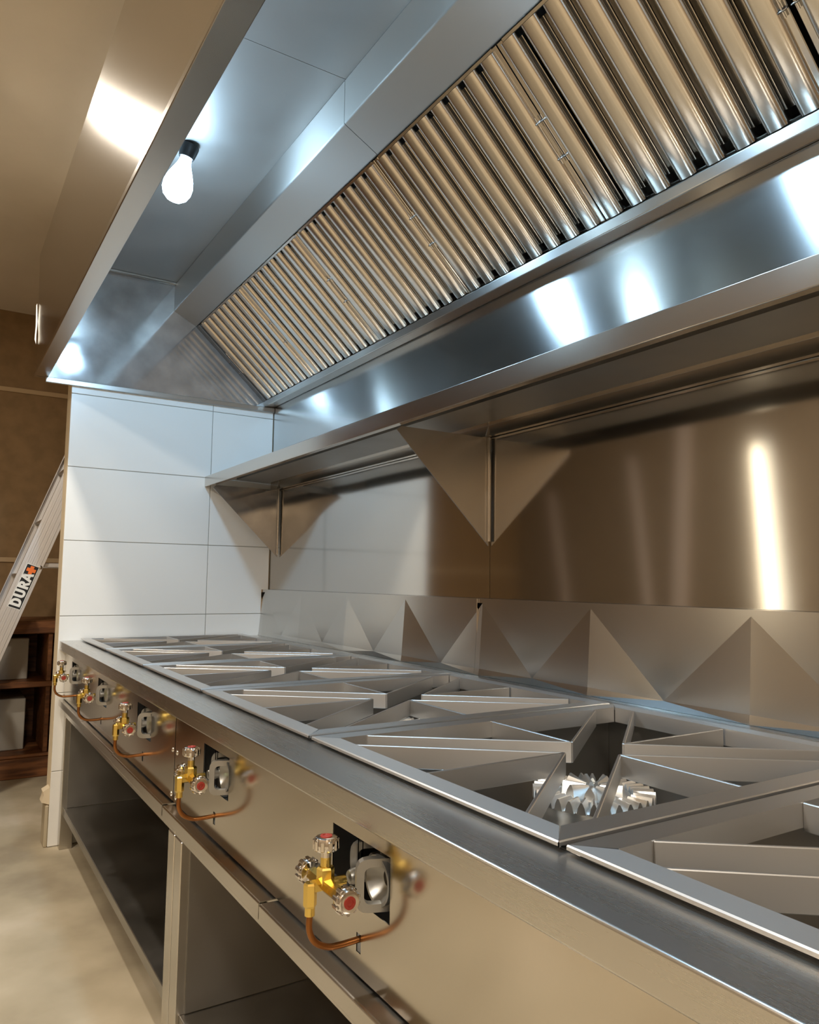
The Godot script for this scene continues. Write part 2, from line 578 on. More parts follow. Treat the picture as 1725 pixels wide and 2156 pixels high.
func hood() -> void:
	var t := thing("range_hood", Vector3(0, 1.96, 0), "large brushed stainless steel extraction hood hanging over the gas range", "range hood")
	var d := Vector3(0, -1.96, 0)
	var st := mb()
	# end panels
	for x in [0.0, HOOD_END - .004]:
		st = mb()
		box(st, Vector3(x, 1.985, .0) + d, Vector3(x + .004, 2.52, 1.084) + d, 0, Vector3(0, 0, 1))
		put("side_panel", st, M.smudged if x == 0.0 else M.hood, t)
	st = mb()
	along_lip(st, d)
	put("side_lip", st, M.hood, t)
	# roof and front, two lengths each
	for p in [[.004, 1.762], [1.764, HOOD_END - .004]]:
		st = mb()
		box(st, Vector3(p[0], 2.52, .005) + d, Vector3(p[1], 2.524, 1.094) + d)
		put("roof_panel", st, M.roof, t)
		st = mb()
		along_x(st, sheet(bend(P2([[.492, 2.5185 - 1.96], [.516, 2.5185 - 1.96], [.516, 2.39 - 1.96], [.409, 2.334 - 1.96], [.402, 2.352 - 1.96]]), .004), .0015), p[0], p[1])
		put("filter_rail", st, M.hood, t)
	st = mb()
	box(st, Vector3(.005, 2.508, .515) + d, Vector3(.03, 2.5195, 1.08) + d, .002, Vector3(0, 0, 1))
	put("corner_angle", st, M.steel, t)
	st = mb()
	along_x(st, P2([[1.083, 2.004 - 1.96], [1.087, 2.004 - 1.96], [1.099, 2.52 - 1.96], [1.095, 2.52 - 1.96]]), -.004, HOOD_END)
	put("front_panel", st, M.face, t)
	st = mb()
	along_x(st, sheet(bend(P2([[1.094, 2.001 - 1.96], [1.094, 1.985 - 1.96], [1.040, 1.985 - 1.96], [1.040, 2.012 - 1.96], [1.046, 2.012 - 1.96]]), .003), -.0015), -.02, HOOD_END)
	put("front_rim", st, M.steel, t)
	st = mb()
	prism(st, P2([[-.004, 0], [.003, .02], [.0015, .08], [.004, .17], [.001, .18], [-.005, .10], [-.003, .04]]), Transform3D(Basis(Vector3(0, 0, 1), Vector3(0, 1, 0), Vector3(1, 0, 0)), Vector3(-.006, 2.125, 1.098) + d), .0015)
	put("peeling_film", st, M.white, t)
	# grease gutter along the wall
	st = mb()
	along_x(st, sheet(bend(P2([[.0035, 2.03 - 1.96], [.0035, 1.989 - 1.96], [.054, 1.986 - 1.96], [.060, 2.012 - 1.96], [.054, 2.016 - 1.96]]), .003), .0015), .004, HOOD_END - .004)
	put("grease_gutter", st, M.steel, t)
	# plenum behind the filters
	st = mb()
	box(st, Vector3(.004, 1.99, .0) + d, Vector3(HOOD_END - .004, 2.52, .0022) + d)
	put("plenum_back", st, M.dull, t)
	# blank cover beside the first filter
	st = mb()
	box(st, Vector3(.0045, .018, -.002), Vector3(.040, .492, .016), .0015, Vector3.UP, filter_axes(0.0).translated(d))
	var blank := put("cover_plate", st, M.cover, t)
	for v in [.20, .27]:
		st = mb()
		box(st, Vector3(.018, v, .0161), Vector3(.034, v + .0025, .0171), 0, Vector3.RIGHT, filter_axes(0.0).translated(d))
		put("slot_edge", st, M.chrome, blank)

func along_lip(st: SurfaceTool, d: Vector3) -> void:
	box(st, Vector3(.0, 1.962, .0) + d, Vector3(.016, 1.9848, 1.05) + d, .002, Vector3(0, 0, 1))

# axes of the sloping filter bank: x along the hood, y up the slope, z out of the face
func filter_axes(x: float) -> Transform3D:
	var u := Vector3(0, 2.34 - 2.01, .395 - .035).normalized()
	return Transform3D(Basis(Vector3.RIGHT, u, Vector3.RIGHT.cross(u)), Vector3(x, 2.01, .035))

func filters() -> void:
	var w := .558
	var pitch := .0695
	var ridge := mb()
	var outer := PackedVector2Array()
	var inner := PackedVector2Array()
	for k in 15:
		var a := PI * k / 14.0
		var e := Vector2(signf(cos(a)) * pow(absf(cos(a)), .62), pow(sin(a), .72))
		outer.append(Vector2(e.x * .0245, e.y * .021 - .004))
		inner.append(Vector2(e.x * .0225, e.y * .019 - .004))
	inner.reverse()
	var rp := outer
	rp.append_array(inner)
	# swept up the slope: prism's axes (x, y, z) become (x, z, y) of the filter
	prism(ridge, rp, Transform3D(Basis(Vector3(1, 0, 0), Vector3(0, 0, 1), Vector3(0, 1, 0)), Vector3(0, .022, 0)), .462)
	var ridge_mesh := ridge.commit()
	ridge_mesh.surface_set_material(0, M.filter)
	var rear := mb()
	prism(rear, sheet(bend(P2([[-.026, -.006], [-.018, -.020], [.018, -.020], [.026, -.006]]), .004), .0012), Transform3D(Basis(Vector3(1, 0, 0), Vector3(0, 0, 1), Vector3(0, 1, 0)), Vector3(0, .04, 0)), .43)
	var rear_mesh := rear.commit()
	rear_mesh.surface_set_material(0, M.filter)
	var fr := mb()
	for s in [0.0, w - .016]:
		box(fr, Vector3(s, .01, -.03), Vector3(s + .016, .492, .004), .0015, Vector3.UP)
	box(fr, Vector3(.016, .006, -.03), Vector3(w - .016, .021, -.005), .0015)
	box(fr, Vector3(.016, .484, -.03), Vector3(w - .016, .494, .002), .0015)
	var frame_mesh := fr.commit()
	frame_mesh.surface_set_material(0, M.filter)
	var hd := mb()
	for v in [.205, .30]:
		tube(hd, [Vector3(-.007, v, .004), Vector3(-.007, v, .013), Vector3(.007, v, .013), Vector3(.007, v, .004)], .0022, 6)
		tube(hd, [Vector3(0, v - .014, .011), Vector3(0, v + .014, .011)], .0022, 6)
	tube(hd, [Vector3(0, .20, .012), Vector3(0, .305, .012)], .0016, 6)
	var handle_mesh := hd.commit()
	handle_mesh.surface_set_material(0, M.chrome)
	var words := ["at the tiled end of the hood", "second from the tiled end of the hood", "third from the tiled end of the hood", "fourth from the tiled end of the hood", "with a dark gap on its near side", "nearest the camera, cut by the photo's right edge"]
	for i in 6:
		var t := thing("baffle_filter", Vector3.ZERO, "polished steel baffle grease filter " + words[i], "grease filter", "baffle filters in the hood")
		t.transform = filter_axes(.042 + .5615 * i + (.006 if i == 5 else 0.0))
		copy_mesh("frame", frame_mesh, t, Transform3D())
		for k in 8:
			copy_mesh("baffle", ridge_mesh, t, Transform3D(Basis(), Vector3(w / 2 + pitch * (k - 3.5), 0, 0)))
		for k in 7:
			copy_mesh("rear_baffle", rear_mesh, t, Transform3D(Basis(), Vector3(w / 2 + pitch * (k - 3.0), 0, 0)))
		for sx in [.008, w - .008]:
			copy_mesh("handle", handle_mesh, t, Transform3D(Basis(), Vector3(sx, 0, 0)))

func hood_lamps() -> void:
	var i := 0
	for x in [1.2, 2.34]:
		var t := thing("hood_light_bulb", Vector3(x, 2.518, .79), ["glowing white bulb in a black holder under the hood roof", "glowing bulb under the hood roof above the near grates, mirrored in the wall"][i], "light bulb", "bulbs in the hood")
		var tilt := Transform3D(Basis(Vector3(0, 0, 1), deg_to_rad(-12.0)) * Basis(Vector3(1, 0, 0), deg_to_rad(-11.0)), Vector3.ZERO)
		var st := mb()
		lathe(st, [[0, 0], [.030, 0], [.031, -.006], [.027, -.03], [.024, -.042], [.0, -.042]], tilt, 24)
		put("lamp_holder", st, M.black, t)
		st = mb()
		lathe(st, [[.018, -.040], [.019, -.052], [.023, -.066], [.033, -.088], [.042, -.110], [.047, -.132], [.046, -.153], [.038, -.172], [.022, -.185], [.0, -.189]], tilt, 28)
		var m := plain("bulb_glow", Color(0.95, 0.98, 1.0), 0.2)
		m.emission_enabled = true
		m.emission = Color(0.74, 0.89, 1.0)
		m.emission_energy_multiplier = 22.0
		put("bulb", st, m, t)
		bulb_light(t, tilt * Vector3(0, -.125, 0), COOL, HOOD_LAMP, .046)
		i += 1

# ------------------------------------------------------------------ wall shelf
func wall_shelf() -> void:
	var t := thing("wall_shelf", Vector3(0, 1.23, 0), "long stainless steel wall shelf on triangular brackets below the hood", "shelf")
	var st := mb()
	var y := -1.23
	along_x(st, sheet(bend(P2([[.022, 1.562 + y], [.003, 1.562 + y], [.003, 1.600 + y], [.3385, 1.611 + y], [.3385, 1.562 + y], [.318, 1.562 + y]]), .0022), -.0015), .002, 3.5)
	put("shelf_board", st, M.shelf, t)
	st = mb()
	along_x(st, sheet(P2([[.09, 1.6025 + y], [.09, 1.580 + y], [.24, 1.585 + y], [.24, 1.607 + y]]), .0012), .17, 3.48)
	put("stiffener", st, M.dull, t)
	for x in [.105, 1.757, 3.40]:
		st = mb()
		prism(st, P2([[.004, 1.232 + y], [.004, 1.598 + y], [.016, 1.5605 + y], [.316, 1.5605 + y], [.330, 1.548 + y]]), Transform3D(Basis(Vector3(0, 0, 1), Vector3(0, 1, 0), Vector3(1, 0, 0)), Vector3(x, 0, 0)), .003, true, true)
		var b := put("bracket", st, M.steel if x > 1.0 else M.smudged, t)
		st = mb()
		prism(st, round_poly(P2([[0, 0], [.012, 0], [.012, .007], [0, .007]]), .003), Transform3D(Basis(Vector3(1, 0, 0), Vector3(0, 0, 1), Vector3(0, 1, 0)), Vector3(x + .003, 1.245 + y, .004)), .315)
		put("bracket_flange", st, M.steel, b)

# ------------------------------------------------------------------ the range
const Y_C := .852          # counter top
const GX := [.010, .579, 1.164, 1.752, 2.362, 2.966, 3.570]  # edges between grates
const SPLIT := 1.748

func rects_round(st: SurfaceTool, x0: float, x1: float, y0: float, y1: float, holes: Array, z0: float, z1: float, o: Vector3) -> void:
	var x := x0
	for h in holes:
		box(st, Vector3(x, y0, z0) - o, Vector3(h[0], y1, z1) - o)
		var y := y0
		for r in h[2]:
			box(st, Vector3(h[0], y, z0) - o, Vector3(h[1], r[0], z1) - o)
			y = r[1]
		box(st, Vector3(h[0], y, z0) - o, Vector3(h[1], y1, z1) - o)
		x = h[1]
	box(st, Vector3(x, y0, z0) - o, Vector3(x1, y1, z1) - o)

func valve_x(i: int) -> float:
	return [.278, .852, 1.440, 2.045, 2.645, 3.25][i]

func range_unit(a: float, b: float, first: int, label: String) -> void:
	var o := Vector3(a, 0, 0)
	var t := thing("gas_range", o, label, "gas range", "gas range units")
	var st := mb()
	# front strip of the worktop folded down over the panel
	along_x(st, sheet(bend(P2([[.846, .838], [.846, Y_C], [.937, Y_C], [.937, .815], [.914, .813]]), .0035, 4), -.0015), 0, b - a)
	put("front_edge", st, M.counter, t)
	st = mb()
	along_x(st, sheet(bend(P2([[.138, .838], [.138, Y_C], [.049, Y_C]]), .003), .0015), 0, b - a)
	put("rear_strip", st, M.counter, t)
	# cross strips between the grates
	for i in range(first, first + 4):
		var lo := maxf(GX[i] - .016, a + .001)
		var hi := minf(GX[i] + .016, b - .001)
		st = mb()
		box(st, Vector3(lo, Y_C - .006, .139) - o, Vector3(hi, Y_C - .001, .8445) - o, .0005, Vector3(0, 0, 1))
		put("cross_strip", st, M.dull, t)
	# wells below the grates
	st = mb()
	box(st, Vector3(a + .01, .665, .142) - o, Vector3(b - .01, .845, .145) - o)
	box(st, Vector3(a + .01, .66, .840) - o, Vector3(b - .01, .845, .843) - o)
	for i in range(first, first + 4):
		var x := clampf(GX[i] - .0015, a + .004, b - .006)
		box(st, Vector3(x, .665, .1455) - o, Vector3(x + .003, .845, .8395) - o, 0, Vector3(0, 0, 1))
	put("burner_well", st, M.dull, t)
	for i in range(first, first + 3):
		var c: float = (GX[i] + GX[i + 1]) / 2
		st = mb()
		box(st, Vector3(c - .035, .676, .146) - o, Vector3(c - .005, .7035, .8395) - o, .002, Vector3(0, 0, 1))
		box(st, Vector3(c + .065, .676, .146) - o, Vector3(c + .095, .7035, .8395) - o, .002, Vector3(0, 0, 1))
		put("burner_support", st, M.dull, t)
	# pressed splashback
	splashback(t, a, b)
	# front panel with the openings for the valves
	var holes := []
	for i in range(first, first + 3):
		var x := valve_x(i)
		holes.append([x - .080, x - .006, [[.703, .783]]])
		holes.append([x - .006, x + .006, [[.640, .664], [.703, .783]]])
		holes.append([x + .006, x + .078, [[.703, .783]]])
	st = mb()
	rects_round(st, a + .002, b - .002, .612, .8135, holes, .9105, .912, o)
	put("front_panel", st, M.front, t)
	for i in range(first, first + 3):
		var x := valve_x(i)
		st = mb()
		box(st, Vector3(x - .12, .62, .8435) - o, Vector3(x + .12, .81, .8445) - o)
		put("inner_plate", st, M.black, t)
	for p in [[.018, .725], [.018, .625]]:
		for x in [a + p[0], b - p[0]]:
			st = mb()
			lathe(st, [[.006, 0], [.0055, .0015], [.003, .0028], [0, .003]], Transform3D(Basis(Vector3(1, 0, 0), Vector3(0, 0, 1), Vector3(0, -1, 0)), Vector3(x, p[1], .912) - o), 10)
			put("rivet", st, M.chrome, t)
	# rails, legs, under shelf and end panel
	st = mb()
	box(st, Vector3(a + .002, .535, .885) - o, Vector3(b - .002, .572, .9045) - o, .002)
	put("front_rail", st, M.steel, t)
	for x in [a + .003, b - .054]:
		for z in [.06, .855]:
			st = mb()
			var top := .572 if z < .5 else .5345
			box(st, Vector3(x, 0, z) - o, Vector3(x + .051, top, z + .05) - o, .002, Vector3.UP)
			put("leg", st, M.steel, t)
	st = mb()
	along_x(st, sheet(bend(P2([[.12, .165], [.896, .165], [.896, .135], [.88, .135]]), .003), -.0015), .055, b - a - .055)
	put("under_shelf", st, M.dull, t)
	st = mb()
	box(st, Vector3(a + .055, .167, .111) - o, Vector3(a + .058, .5725, .884) - o, 0, Vector3(0, 0, 1))
	put("end_panel", st, M.dull, t)
	for i in range(first, first + 3):
		gas_valve(t, valve_x(i) - a)

func splashback(t: Node3D, a: float, b: float) -> void:
	var st := mb()
	var y0 := Y_C
	var y1 := 1.075
	var zf := .034
	var tip := .868
	# folds run from peaks under the top edge to points above the worktop
	var peaks := []
	var x := 2.637
	while x - .4325 > a + .05: x -= .4325
	while x < b + .3:
		peaks.append(x)
		x += .4325
	var L := func(px: float, py: float, pz := 0.0) -> Vector3: return Vector3(px - a, py, zf + pz)
	var hw := .016
	var bulge := .013
	var pk := 1.062
	var all := [peaks[0] - .4325] + peaks
	for p in all:
		var vl: float = p - .21625
		var vr: float = p + .21625
		# half triangles swelling to the foot, with a soft ridge below the peak
		var tris := [
			[L.call(p, pk, .0), L.call(vl, tip, 0.0), L.call(p, tip + .004, bulge)],
			[L.call(p, pk, .0), L.call(p, tip + .004, bulge), L.call(vr, tip, 0.0)],
			[L.call(p, pk, .0), L.call(vr, tip, 0.0), L.call(p + .4325, pk, 0.0)],
			[L.call(vl, tip), L.call(vl, y0 + .0005, .016), L.call(p, y0 + .0005, .016)], [L.call(vl, tip), L.call(p, y0 + .0005, .016), L.call(p, tip + .004, bulge)],
			[L.call(vr, tip), L.call(vr, y0 + .0005, .016), L.call(p, y0 + .0005, .016)], [L.call(vr, tip), L.call(p, y0 + .0005, .016), L.call(p, tip + .004, bulge)],
		]
		for q in tris:
			var g: Vector3 = (q[1] - q[0]).cross(q[2] - q[0])
			if g.length() < 1e-9: continue
			g = g.normalized()
			if g.z < 0: g = -g
			if absf(g.z) < .02: continue
			# cut to the length of this unit
			var cut := Geometry2D.intersect_polygons(PackedVector2Array([Vector2(q[0].x, q[0].y), Vector2(q[1].x, q[1].y), Vector2(q[2].x, q[2].y)]), PackedVector2Array([Vector2(0, y0), Vector2(b - a, y0), Vector2(b - a, y1), Vector2(0, y1)]))
			for poly in cut:
				var pts := []
				for v in poly:
					pts.append(Vector3(v.x, v.y, q[0].z - (g.x * (v.x - q[0].x) + g.y * (v.y - q[0].y)) / g.z))
				face(st, pts, g)
	# flat band above the folds, top and ends
	face(st, [L.call(a, pk), L.call(b, pk), L.call(b, y1), L.call(a, y1)], Vector3.BACK)
	face(st, [L.call(a, y1), L.call(b, y1), Vector3(b - a, y1, .004), Vector3(0, y1, .004)], Vector3.UP)
	face(st, [Vector3(0, y0, .004), Vector3(0, y1, .004), L.call(a, y1), L.call(a, y0)], Vector3.LEFT, Vector3.UP)
	face(st, [Vector3(b - a, y0, .004), Vector3(b - a, y1, .004), L.call(b, y1), L.call(b, y0)], Vector3.RIGHT, Vector3.UP)
	put("splashback", st, M.splash, t)
	st = mb()
	box(st, Vector3(.0, y0 + .002, .0345), Vector3(.0025, y1, .039), .0008, Vector3.UP)
	put("splashback_edge", st, M.chrome, t)

func rot_y_to(d: Vector3) -> Basis:
	# basis whose y axis points along d
	var y := d.normalized()
	var x := (Vector3(0.2, 0.3, 0.93).cross(y)).normalized()
	return Basis(x, y, x.cross(y))

func hexbar(st: SurfaceTool, p: Vector3, d: Vector3, len_: float, r: float, seg := 6) -> void:
	lathe_flat(st, [[0, 0], [r * .86, 0], [r, .0025], [r, len_ - .0025], [r * .86, len_], [0, len_]], Transform3D(rot_y_to(d), p), seg)

func lathe_flat(st: SurfaceTool, prof: Array, tr: Transform3D, seg: int) -> void:
	for i in prof.size() - 1:
		for k in seg:
			var t0 := TAU * k / seg
			var t1 := TAU * (k + 1) / seg
			var p := []
			for q in [[t0, i], [t0, i + 1], [t1, i + 1], [t1, i]]:
				p.append(tr * Vector3(cos(q[0]) * prof[q[1]][0], prof[q[1]][1], sin(q[0]) * prof[q[1]][0]))
			var n: Vector3 = (p[2] - p[0]).cross(p[3] - p[1])
			if n.length() < 1e-12: continue
			n = n.normalized()
			var mid: Vector3 = (p[0] + p[1] + p[2] + p[3]) / 4.0
			var hmax: float = prof[prof.size() - 1][1]
			if n.dot(mid - tr * Vector3(0, hmax * 0.5, 0)) < 0: n = -n
			face(st, p, n)

func handwheel(body: Node3D, p: Vector3, d: Vector3) -> void:
	var st := mb()
	var tr := Transform3D(rot_y_to(d), p)
	lathe(st, [[0, 0], [.007, 0], [.007, .006], [.0135, .008], [.0155, .012], [.0155, .020], [.0135, .0245], [.0105, .0255], [.0, .0245]], tr, 28)
	for k in 10:
		var a := TAU * k / 10
		box(st, Vector3(-.0028, .0095, .0148), Vector3(.0028, .0225, .0172), .0012, Vector3.UP, tr * Transform3D(Basis(Vector3.UP, a), Vector3.ZERO))
	var w := put("handwheel", st, M.chrome, body)
	w.set_meta("label", "small fluted chrome handwheel with a red disc")
	st = mb()
	lathe(st, [[.0078, .0248], [.0078, .0264], [.0045, .0268], [.004, .0258], [.0025, .0258], [.0, .0266]], tr, 20)
	put("red_disc", st, M.red, body)

func gas_valve(t: Node3D, x: float) -> void:
	# brass cross with three handwheels; the pilot line loops from an elbow back into the panel
	var c := Vector3(x, .736, .962)
	var st := mb()
	hexbar(st, c - Vector3(.040, 0, 0), Vector3.RIGHT, .086, .0095)
	hexbar(st, c - Vector3(0, .004, 0), Vector3.UP, .026, .0115)
	lathe(st, [[.007, .020], [.007, .040]], Transform3D(Basis(), c), 14)
	hexbar(st, c + Vector3(0, 0, -.008), Vector3(0, 0, 1), .030, .0085)
	hexbar(st, c + Vector3(0, .006, .021), Vector3.DOWN, .030, .0085)
	lathe(st, [[.0065, 0], [.0065, .028]], Transform3D(rot_y_to(Vector3(0, 0, -1)), c), 12)
	lathe(st, [[.0066, .004], [.0066, -.012]], Transform3D(Basis(), c + Vector3(0, -.022, .021)), 12)
	var body := put("gas_valve", st, M.brass, t)
	body.set_meta("label", "brass cross valve with chrome handwheels")
	handwheel(body, c + Vector3(0, .034, 0), Vector3.UP)
	handwheel(body, c + Vector3(-.036, 0, 0), Vector3.LEFT)
	handwheel(body, c + Vector3(.042, 0, 0), Vector3.RIGHT)
	st = mb()
	var e := c + Vector3(0, -.034, .021)
	tube(st, smooth_path([e, e + Vector3(0, -.018, 0), e + Vector3(0, -.034, -.008), e + Vector3(0, -.044, -.026), e + Vector3(0, -.046, -.045), Vector3(x, .657, .905)]), .0042, 10)
	put("copper_tube", st, M.copper, body)
	# cast gas mixer behind, seen in the opening
	st = mb()
	var q := Vector3(x + .020, .742, .900)
	lathe(st, [[.010, .045], [.016, .045], [.018, .030], [.026, .012], [.031, 0], [.031, -.006], [.027, -.006], [.020, .004], [.010, .010]], Transform3D(rot_y_to(Vector3(0, 0, -1)), q + Vector3(.018, 0, .002)), 22)
	var hoop := func(px: float, w: float, z: float, up: float, low: float, b: float, wd: float) -> void:
		var outer := round_poly(P2([[0, low], [w, low], [w, up], [0, up]]), .016, 4)
		var inner := round_poly(P2([[b, low + b], [w - b, low + b], [w - b, up - b], [b, up - b]]), .010, 4)
		var tr := Transform3D(Basis(Vector3(.35, 0, -.9367), Vector3(0, 1, 0), Vector3(.9367, 0, .35)), Vector3(px, q.y, z))
		var n := outer.size()
		for k in n:
			prism(st, PackedVector2Array([outer[k], outer[(k + 1) % n], inner[(k + 1) % n], inner[k]]), tr, wd)
	hoop.call(q.x + .008, .056, .934, .031, -.034, .010, .012)
	hoop.call(q.x - .044, .050, .914, .034, -.012, .009, .011)
	box(st, Vector3(q.x - .056, q.y - .010, .862), Vector3(q.x + .03, q.y + .008, .880), .003)
	lathe(st, [[.0, .034], [.008, .033], [.010, .028], [.010, 0]], Transform3D(rot_y_to(Vector3(0, 0, 1)), Vector3(q.x - .020, q.y - .004, .895)), 14)
	put("gas_mixer", st, M.iron, body)

# drip trays: one below each grate, its front lip under the panel
func drip_trays() -> void:
	var words := ["drip tray under the range at the tiled end, its steel lip tucked back", "drip tray second from the tiled end, with a narrow steel lip", "drip tray left of the joint between the two ranges", "drip tray right of the joint between the two ranges, bright steel lip", "drip tray below the nearest valve in view, long steel lip", "drip tray at the near end, out past the photo's bottom edge"]
	for i in 6:
		var x0: float = GX[i] + .004
		var x1: float = GX[i + 1] - .004
		if i == 2: x1 -= .004
		if i == 3: x0 += .002
		var t := thing("drip_tray", Vector3(x0, .573, 0), words[i], "drip tray", "drip trays under the range")
		var out: float = [-.006, -.003, .0, .002, .004, .004][i]
		var st := mb()
		along_x(st, sheet(bend(P2([[.12, .032], [.12, .0015], [.897, .0015], [.897, .033], [.935 + out, .034], [.935 + out, .008], [.922 + out, .008]]), .003), .0012), 0, x1 - x0)
		put("tray_pan", st, M.steel, t)
		st = mb()
		box(st, Vector3(0, .002, .124), Vector3(.0012, .031, .895))
		box(st, Vector3(x1 - x0 - .0012, .002, .124), Vector3(x1 - x0, .031, .895))
		put("tray_end", st, M.dull, t)

# ------------------------------------------------------------------ grates and burners
const Y_G := .862

func grates() -> void:
	var words := ["square steel pan grate against the tiled end wall", "steel pan grate second from the tiled wall", "steel pan grate left of the joint in the worktop", "steel pan grate right of the worktop joint, burner half hidden", "steel pan grate with the big burner showing through it", "nearest steel pan grate, cut by the photo's right edge"]
	for i in 6:
		var x0: float = GX[i] + (.006 if i != 3 else .008)
		var x1: float = GX[i + 1] - (.004 if i != 2 else .007)
		var z0 := .134
		var z1 := .857
		var cx := (x0 + x1) / 2
		var cz := (z0 + z1) / 2 + .003
		var t := thing("pan_grate", Vector3(cx, Y_C + .0005, cz), words[i], "grate", "pan grates on the range")
		var o := Vector3(cx, Y_C + .0005, cz)
		var w := .036
		var th := .005
		var h := .030
		var yt := Y_G
		# mitred frame of angle bar, one piece per side
		var cor := [Vector2(x0, z0), Vector2(x1, z0), Vector2(x1, z1), Vector2(x0, z1)]
		var inn := [Vector2(x0 + w, z0 + w), Vector2(x1 - w, z0 + w), Vector2(x1 - w, z1 - w), Vector2(x0 + w, z1 - w)]
		for s in 4:
			var st := mb()
			var A: Vector2 = cor[s]
			var B: Vector2 = cor[(s + 1) % 4]
			var a: Vector2 = inn[s]
			var b: Vector2 = inn[(s + 1) % 4]
			var gdir := Vector3(B.x - A.x, 0, B.y - A.y).normalized()
			var e2 := (B - A).normalized() * .0012
			A += e2; B -= e2; a += e2; b -= e2
			var inw := ((a + b) / 2 - (A + B) / 2).normalized()
			var ch := inw * .0015
			var V := func(p: Vector2, y: float) -> Vector3: return Vector3(p.x, y, p.y) - o
			face(st, [V.call(A + ch, yt), V.call(B + ch, yt), V.call(b, yt), V.call(a, yt)], Vector3.UP, gdir)
			face(st, [V.call(A, yt - .0015), V.call(B, yt - .0015), V.call(B + ch, yt), V.call(A + ch, yt)], (Vector3(-inw.x, 1, -inw.y)).normalized(), gdir)
			face(st, [V.call(A, yt - .0015), V.call(B, yt - .0015), V.call(B, yt - th), V.call(A, yt - th)], Vector3(-inw.x, 0, -inw.y), gdir)
			face(st, [V.call(A, yt - th), V.call(B, yt - th), V.call(b, yt - th), V.call(a, yt - th)], Vector3.DOWN, gdir)
			# hanging web on the inner edge
			face(st, [V.call(a, yt), V.call(b, yt), V.call(b, yt - h), V.call(a, yt - h)], Vector3(inw.x, 0, inw.y), gdir)
			var a2 := a - inw * .005
			var b2 := b - inw * .005
			face(st, [V.call(a2, yt - th), V.call(b2, yt - th), V.call(b2, yt - h), V.call(a2, yt - h)], Vector3(-inw.x, 0, -inw.y), gdir)
			face(st, [V.call(a, yt - h), V.call(b, yt - h), V.call(b2, yt - h), V.call(a2, yt - h)], Vector3.DOWN, gdir)
			put("frame_side", st, M.grate, t)
		# three bars from the middle of each side's tip: left, front, right, back
		var tx := .052
		var tz := .066
		var dx := (x1 - x0) / 2 - w
		var dzz := (z1 - z0) / 2 - w
		var fans := [
			[Vector2(-tx, 0), [Vector2(-dx, dzz * .83), Vector2(-dx, 0), Vector2(-dx, -dzz * .83)]],
			[Vector2(0, tz), [Vector2(-dx * .80, dzz), Vector2(0, dzz), Vector2(dx * .80, dzz)]],
			[Vector2(tx, 0), [Vector2(dx, dzz * .83), Vector2(dx, 0), Vector2(dx, -dzz * .83)]],
			[Vector2(0, -tz), [Vector2(-dx * .80, -dzz), Vector2(0, -dzz), Vector2(dx * .80, -dzz)]],
		]
		for f in fans:
			for e in f[1]:
				var p0: Vector2 = f[0]
				var p1: Vector2 = e
				var d := (p1 - p0)
				var st := mb()
				var tr := Transform3D(Basis(Vector3(d.x, 0, d.y).normalized(), Vector3.UP, Vector3(d.x, 0, d.y).normalized().cross(Vector3.UP)), Vector3(p0.x, yt - o.y - .0005, p0.y))
				box(st, Vector3(0, -.034, -.0025), Vector3(d.length(), 0, .0025), .001, Vector3.RIGHT, tr)
				put("bar", st, M.grate, t)

func burners() -> void:
	var words := ["cast burner below the grate at the tiled end", "cast burner below the second grate from the tiled end", "cast burner below the grate left of the worktop joint", "toothed cast burner just peeping over the grate bars right of the joint", "large toothed cast aluminium burner seen through the grate bars", "cast burner below the nearest grate, mostly out of frame"]
	for i in 6:
		var c := Vector3((GX[i] + GX[i + 1]) / 2 - .002, .704, .50)
		var t := thing("gas_burner", c, words[i], "burner", "burners in the range")
		var st := mb()
		lathe(st, [[.0, 0], [.090, 0], [.092, .006], [.086, .012], [.083, .060], [.088, .070], [.090, .078], [.086, .082], [.0, .082]], Transform3D(), 40)
		put("burner_body", st, M.cast, t)
		# ring of teeth round the rim
		st = mb()
		var nt := 32
		var rad := func(a: float) -> Basis: return Basis(Vector3(-sin(a), 0, cos(a)), Vector3.UP, Vector3(cos(a), 0, sin(a)))
		for k in nt:
			var bs: Basis = rad.call(TAU * k / nt)
			prism(st, P2([[-.0072, 0], [.0072, 0], [.0048, .010], [.0014, .017], [-.0014, .017], [-.0048, .010]]), Transform3D(bs, bs.z * .062 + Vector3(0, .078, 0)), .033)
		put("tooth_ring", st, M.cast, t)
		st = mb()
		lathe(st, [[.058, .082], [.058, .088], [.046, .088], [.036, .084], [.0, .084]], Transform3D(), 30)
		for k in 9:
			var bs: Basis = rad.call(TAU * (k + .3) / 9)
			prism(st, P2([[-.0105, 0], [.0105, 0], [.007, .013], [.002, .021], [-.002, .021], [-.007, .013]]), Transform3D(bs * Basis(Vector3.RIGHT, -.12), bs.z * .014 + Vector3(0, .080, 0)), .036)
		put("burner_crown", st, M.cast, t)
		st = mb()
		box(st, Vector3(-.016, .008, .082), Vector3(.016, .036, .335), .006, Vector3(0, 0, 1))
		put("mixing_tube", st, M.iron, t)

